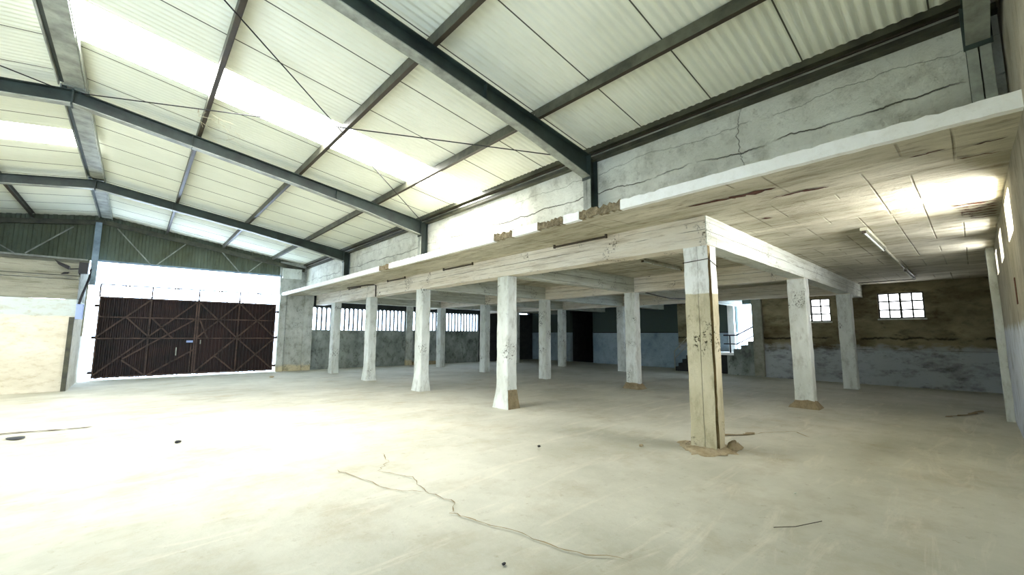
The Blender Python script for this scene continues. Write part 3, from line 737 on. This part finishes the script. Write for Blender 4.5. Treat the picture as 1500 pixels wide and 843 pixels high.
SR, SLf = (7.13, 8.17), (12.1, 13.1)
mb = MB(); 
for a, b in ((YN - .3, SR[0]), (SR[1], YG + .35)): add(mb, sheet(XR, 5.95, a, b, OFF))
struct('ceiling_roof_right', mb, M['roof'])
mb = MB()
for a, b in ((YN - .3, SLf[0]), (SLf[1], YG + .35)): add(mb, sheet(XL - .3, XR, a, b, OFF))
struct('ceiling_roof_left', mb, M['roof'])
for (a, b), lab in (((XR + .1, .62), 'uppermost stretch of the bright skylight strip, touching the ridge'), ((.62, 2.42), 'second stretch of the bright skylight strip down the right slope'), ((2.42, 4.22), 'third stretch of the bright skylight strip down the right slope'), ((4.22, 5.9), 'lowest stretch of the bright skylight strip, reaching the eave')):
    tag(sheet(a, b, SR[0], SR[1], OFF).build('skylight_panel', M['skylight']), lab, 'skylight')
tag(sheet(XL - .2, XR - .1, SLf[0], SLf[1], OFF).build('skylight_panel', M['skylight']), 'bright skylight strip on the left roof slope by the ridge', 'skylight')

# bracing rods between the nearest and the middle frame
def zc(x): return zroof(x, .0) - .02
def rod(a, b, lab, r=.008, sag=.0):
    P = []
    for k in range(13):
        tt = k / 12; x = a[0] + (b[0] - a[0]) * tt; y = a[1] + (b[1] - a[1]) * tt
        P.append((x, y, zc(x) - sag * math.sin(math.pi * tt)))
    mb = MB(); mb.tube(P, r, 6); return tag(mb.build('bracing_rod', M['black']), lab, 'bracing rod')
rod((XR + .2, 4.25), (5.45, 9.65), 'thin bracing rod slanting from the near ridge down across the skylight', .009)
rod((XR + .1, 9.65), (5.45, 4.25), 'thin bracing rod running from the middle frame apex to the near column head', .009, .0)
rod((XR - .2, 9.65), (-7.4, 4.25), 'thin bracing rod at the far left edge of the roof', .009)
# cobweb on the rod and purlin
mb = MB(); rnd = random.Random(4)
for k in range(26):
    y = 8.9 + rnd.uniform(-.5, .5); x = .62 + rnd.uniform(-.15, .5); z = zroof(x) - .01
    mb.tube([(x, y, z), (x + rnd.uniform(-.05, .25), y + rnd.uniform(-.25, .25), z - rnd.uniform(0, .07))], .0035, 4)
tag(mb.build('cobweb', M['web']), 'dusty cobweb hanging from the purlin beside the skylight', 'cobweb', kind='stuff')

# ------------------------------------------------------------------ lamps, conduits
def fixture(a, b, lab, group=None, w=.09):
    e = empty('fluorescent_fixture', a); tag(e, lab, 'light fixture', group)
    A = Vector(a); B = Vector(b); o = Vector(a)
    d = (B - A).normalized()
    mb = MB(); mb.bar(A - o + Vector((0, 0, -.03)), B - o + Vector((0, 0, -.03)), w, .05); mb.build('housing', M['fixture'], e)
    s_ = d.cross(Vector((0, 0, 1))) * .0
    mb = MB(); mb.tube([A - o + d * .04 + Vector((0, 0, -.085)), B - o - d * .04 + Vector((0, 0, -.085))], .016, 8); mb.build('tube', M['whitewash'], e)
    for p in (A + d * .03, B - d * .03):
        mb = MB(); mb.bar(p - o + Vector((0, 0, -.055)) - d * .015, p - o + Vector((0, 0, -.055)) + d * .015, .05, .09); mb.build('lamp_holder', M['dark_tube'], e)
    return e
fixture((8.7, 1.10, ZS), (10.9, 1.10, ZS), 'nearer fluorescent fixture on the right ceiling bay, with a pale housing')
fixture((14.6, 1.10, ZS), (16.6, 1.10, ZS), 'farther fluorescent fixture on the right ceiling bay, by the barred window')
fixture((8.5, 5.0, ZS), (10.4, 5.0, ZS), 'fluorescent fixture inside the first bay, left of the nearest column')
fixture((13.2, 4.9, ZS), (14.6, 4.9, ZS), 'small dark fluorescent fixture in the rear bay, above the stairs')
for y0, y1, lab in ((4.18, 5.42, 'bare dark tube lamp on the overhang soffit between first and second columns'), (8.07, 9.38, 'bare dark tube lamp on the overhang soffit between second and third columns'), (11.5, 12.7, 'bare dark tube lamp on the overhang soffit between third and fourth columns'), (14.9, 16.0, 'bare dark tube lamp on the overhang soffit, the one nearest the gate')):
    e = empty('tube_lamp', (5.98, y0, 3.36)); tag(e, lab, 'tube lamp', 'tube lamps along the overhang')
    mb = MB(); mb.tube([(0, .03, -.045), (0, y1 - y0 - .03, -.045)], .02, 8); mb.build('tube', M['dark_tube'], e)
    for q0 in (0, y1 - y0 - .03): MB().box(-.02, .02, q0, q0 + .03, -.07, 0).build('lamp_holder', M['dark_tube'], e)
def pipe(name, pts, r, lab, cat, mat='dark_tube'):
    mb = MB(); mb.tube(pts, r, 8); return tag(mb.build(name, M[mat]), lab, cat)
pipe('conduit', [(10.9, 1.10, ZS - .02), (14.6, 1.10, ZS - .02)], .022, 'pale conduit joining the two fluorescent fixtures on the right ceiling', 'conduit', 'fixture')
pipe('cable', [(16.6, 1.10, ZS - .015), (17.7, 1.12, ZS - .015), (17.7, 2.5, ZS - .015)], .012, 'black cable from the far fixture across to the cross beam', 'cable')
pipe('conduit', [(5.7, 15.4, 3.30), (5.95, 14.25, 3.325), (6.09, 14.0, 3.33), (6.10, 13.85, 3.30), (6.10, 13.83, 2.9)], .022, 'bent dark conduit crossing the front beam above the fourth column', 'conduit')
pipe('cable', [(11.9, 6.9, 2.95), (12.6, 6.9, 2.90), (13.5, 6.9, 2.86), (14.6, 6.9, 2.92), (16.3, 6.9, 2.96)], .018, 'sagging black cable under the second cross beam, behind the nearest column', 'cable')

# rust spalls on the soffit
def spall(pts, w, seed, par=soffit, z=ZS):
    s_ = strip(pts, w, 0, .02, seed, 5)
    def zz(x): return (3.283 + (ZS - 3.283) * min(1, max(0, (x - XE) / (XA - XE)))) - .014
    s_.v = [(a, b, zz(a)) for a, b, _ in s_.v]; return s_.build('rust_spall', M['rust'], par)
spall([(5.35, 2.45), (5.40, 2.0), (5.42, 1.75), (5.40, 1.42)], .085, 1)
spall([(5.90, 1.62), (5.86, 1.3), (5.92, 1.02)], .06, 2)
spall([(5.42, .30), (5.40, .05)], .02, 3); spall([(5.5, -.1), (5.45, -.32)], .03, 4); spall([(5.9, -.02), (5.95, -.3)], .025, 5)
spall([(6.9, 2.05), (6.95, 1.9)], .05, 6)
for k in range(7):
    x = 8.1 + k * .17; spall([(x, .10 - .03 * k), (x + .05, -.12), (x + .03, -.34)], .035, 10 + k)

# debris on the floor
def stone(x, y, r, lab, mat='black', seed=0):
    rnd = random.Random(seed); bm = bmesh.new(); bmesh.ops.create_icosphere(bm, subdivisions=2, radius=r)
    for v in bm.verts: v.co = Vector((v.co.x * 1.3, v.co.y, v.co.z * .6)) * rnd.uniform(.8, 1.15)
    me = bpy.data.meshes.new('stone'); bm.to_mesh(me); bm.free(); me.materials.append(M[mat])
    o = bpy.data.objects.new('stone', me); col.objects.link(o); o.location = (x, y, r * .45); return tag(o, lab, 'stone')
stone(.6, 8.02, .032, 'black stone alone on the bright floor in front of the gate', 'black', 1)
stone(4.46, 4.36, .022, 'tiny dark pebble on the floor left of the nearest column', 'black', 2)
stone(3.9, 17.6, .06, 'dark lump on the floor near the gate pier', 'mound', 3)
stone(2.05, 2.35, .014, 'tiny dark pebble beside the long floor crack, close to the camera', 'black', 4)
stone(5.6, 3.4, .03, 'small grey chip on the floor beside the nearest column', 'mound', 5)
stone(5.15, 1.38, .012, 'tiny pale chip on the floor at lower right', 'whitewash', 6)
mb = MB(); mb.tube([(3.05, 1.22, .01), (3.2, 1.1, .012), (3.5, .98, .01)], .003, 6)
mb.v = [(a + 1.05, b + .05, c_) for a, b, c_ in mb.v]
tag(mb.build('twig', M['dark_tube']), 'thin twig lying on the floor at lower right', 'twig')

# ------------------------------------------------------------------ world, camera
w = bpy.data.worlds.new('daylight'); sc.world = w; w.use_nodes = True
bg = w.node_tree.nodes['Background']; bg.inputs[0].default_value = lin((204, 227, 255)); bg.inputs[1].default_value = SKY
cam = bpy.data.cameras.new('camera'); co = bpy.data.objects.new('camera', cam); col.objects.link(co); sc.camera = co
cam.sensor_width = 36; cam.lens = 609.85 / 1500 * 36; cam.clip_start = .02; cam.clip_end = 200
from mathutils import Matrix
y_, p_, r_ = R(42.0), R(6.52), R(.25)
fwv = Vector((math.sin(y_) * math.cos(p_), math.cos(y_) * math.cos(p_), math.sin(p_))); rt = Vector((math.cos(y_), -math.sin(y_), 0)); up = rt.cross(fwv)
rt2 = rt * math.cos(r_) + up * math.sin(r_); up2 = -rt * math.sin(r_) + up * math.cos(r_)
mt = Matrix((rt2, up2, -fwv)).transposed().to_4x4(); mt.translation = Vector((0, 0, 1.6)); co.matrix_world = mt

sc.view_settings.view_transform = 'Standard'; sc.view_settings.look = 'None'; sc.view_settings.gamma = 1; sc.view_settings.use_curve_mapping = False
sc.view_settings.exposure = 1.22
cy = sc.cycles; cy.use_denoising = True; cy.max_bounces = 10; cy.diffuse_bounces = 7; cy.glossy_bounces = 3
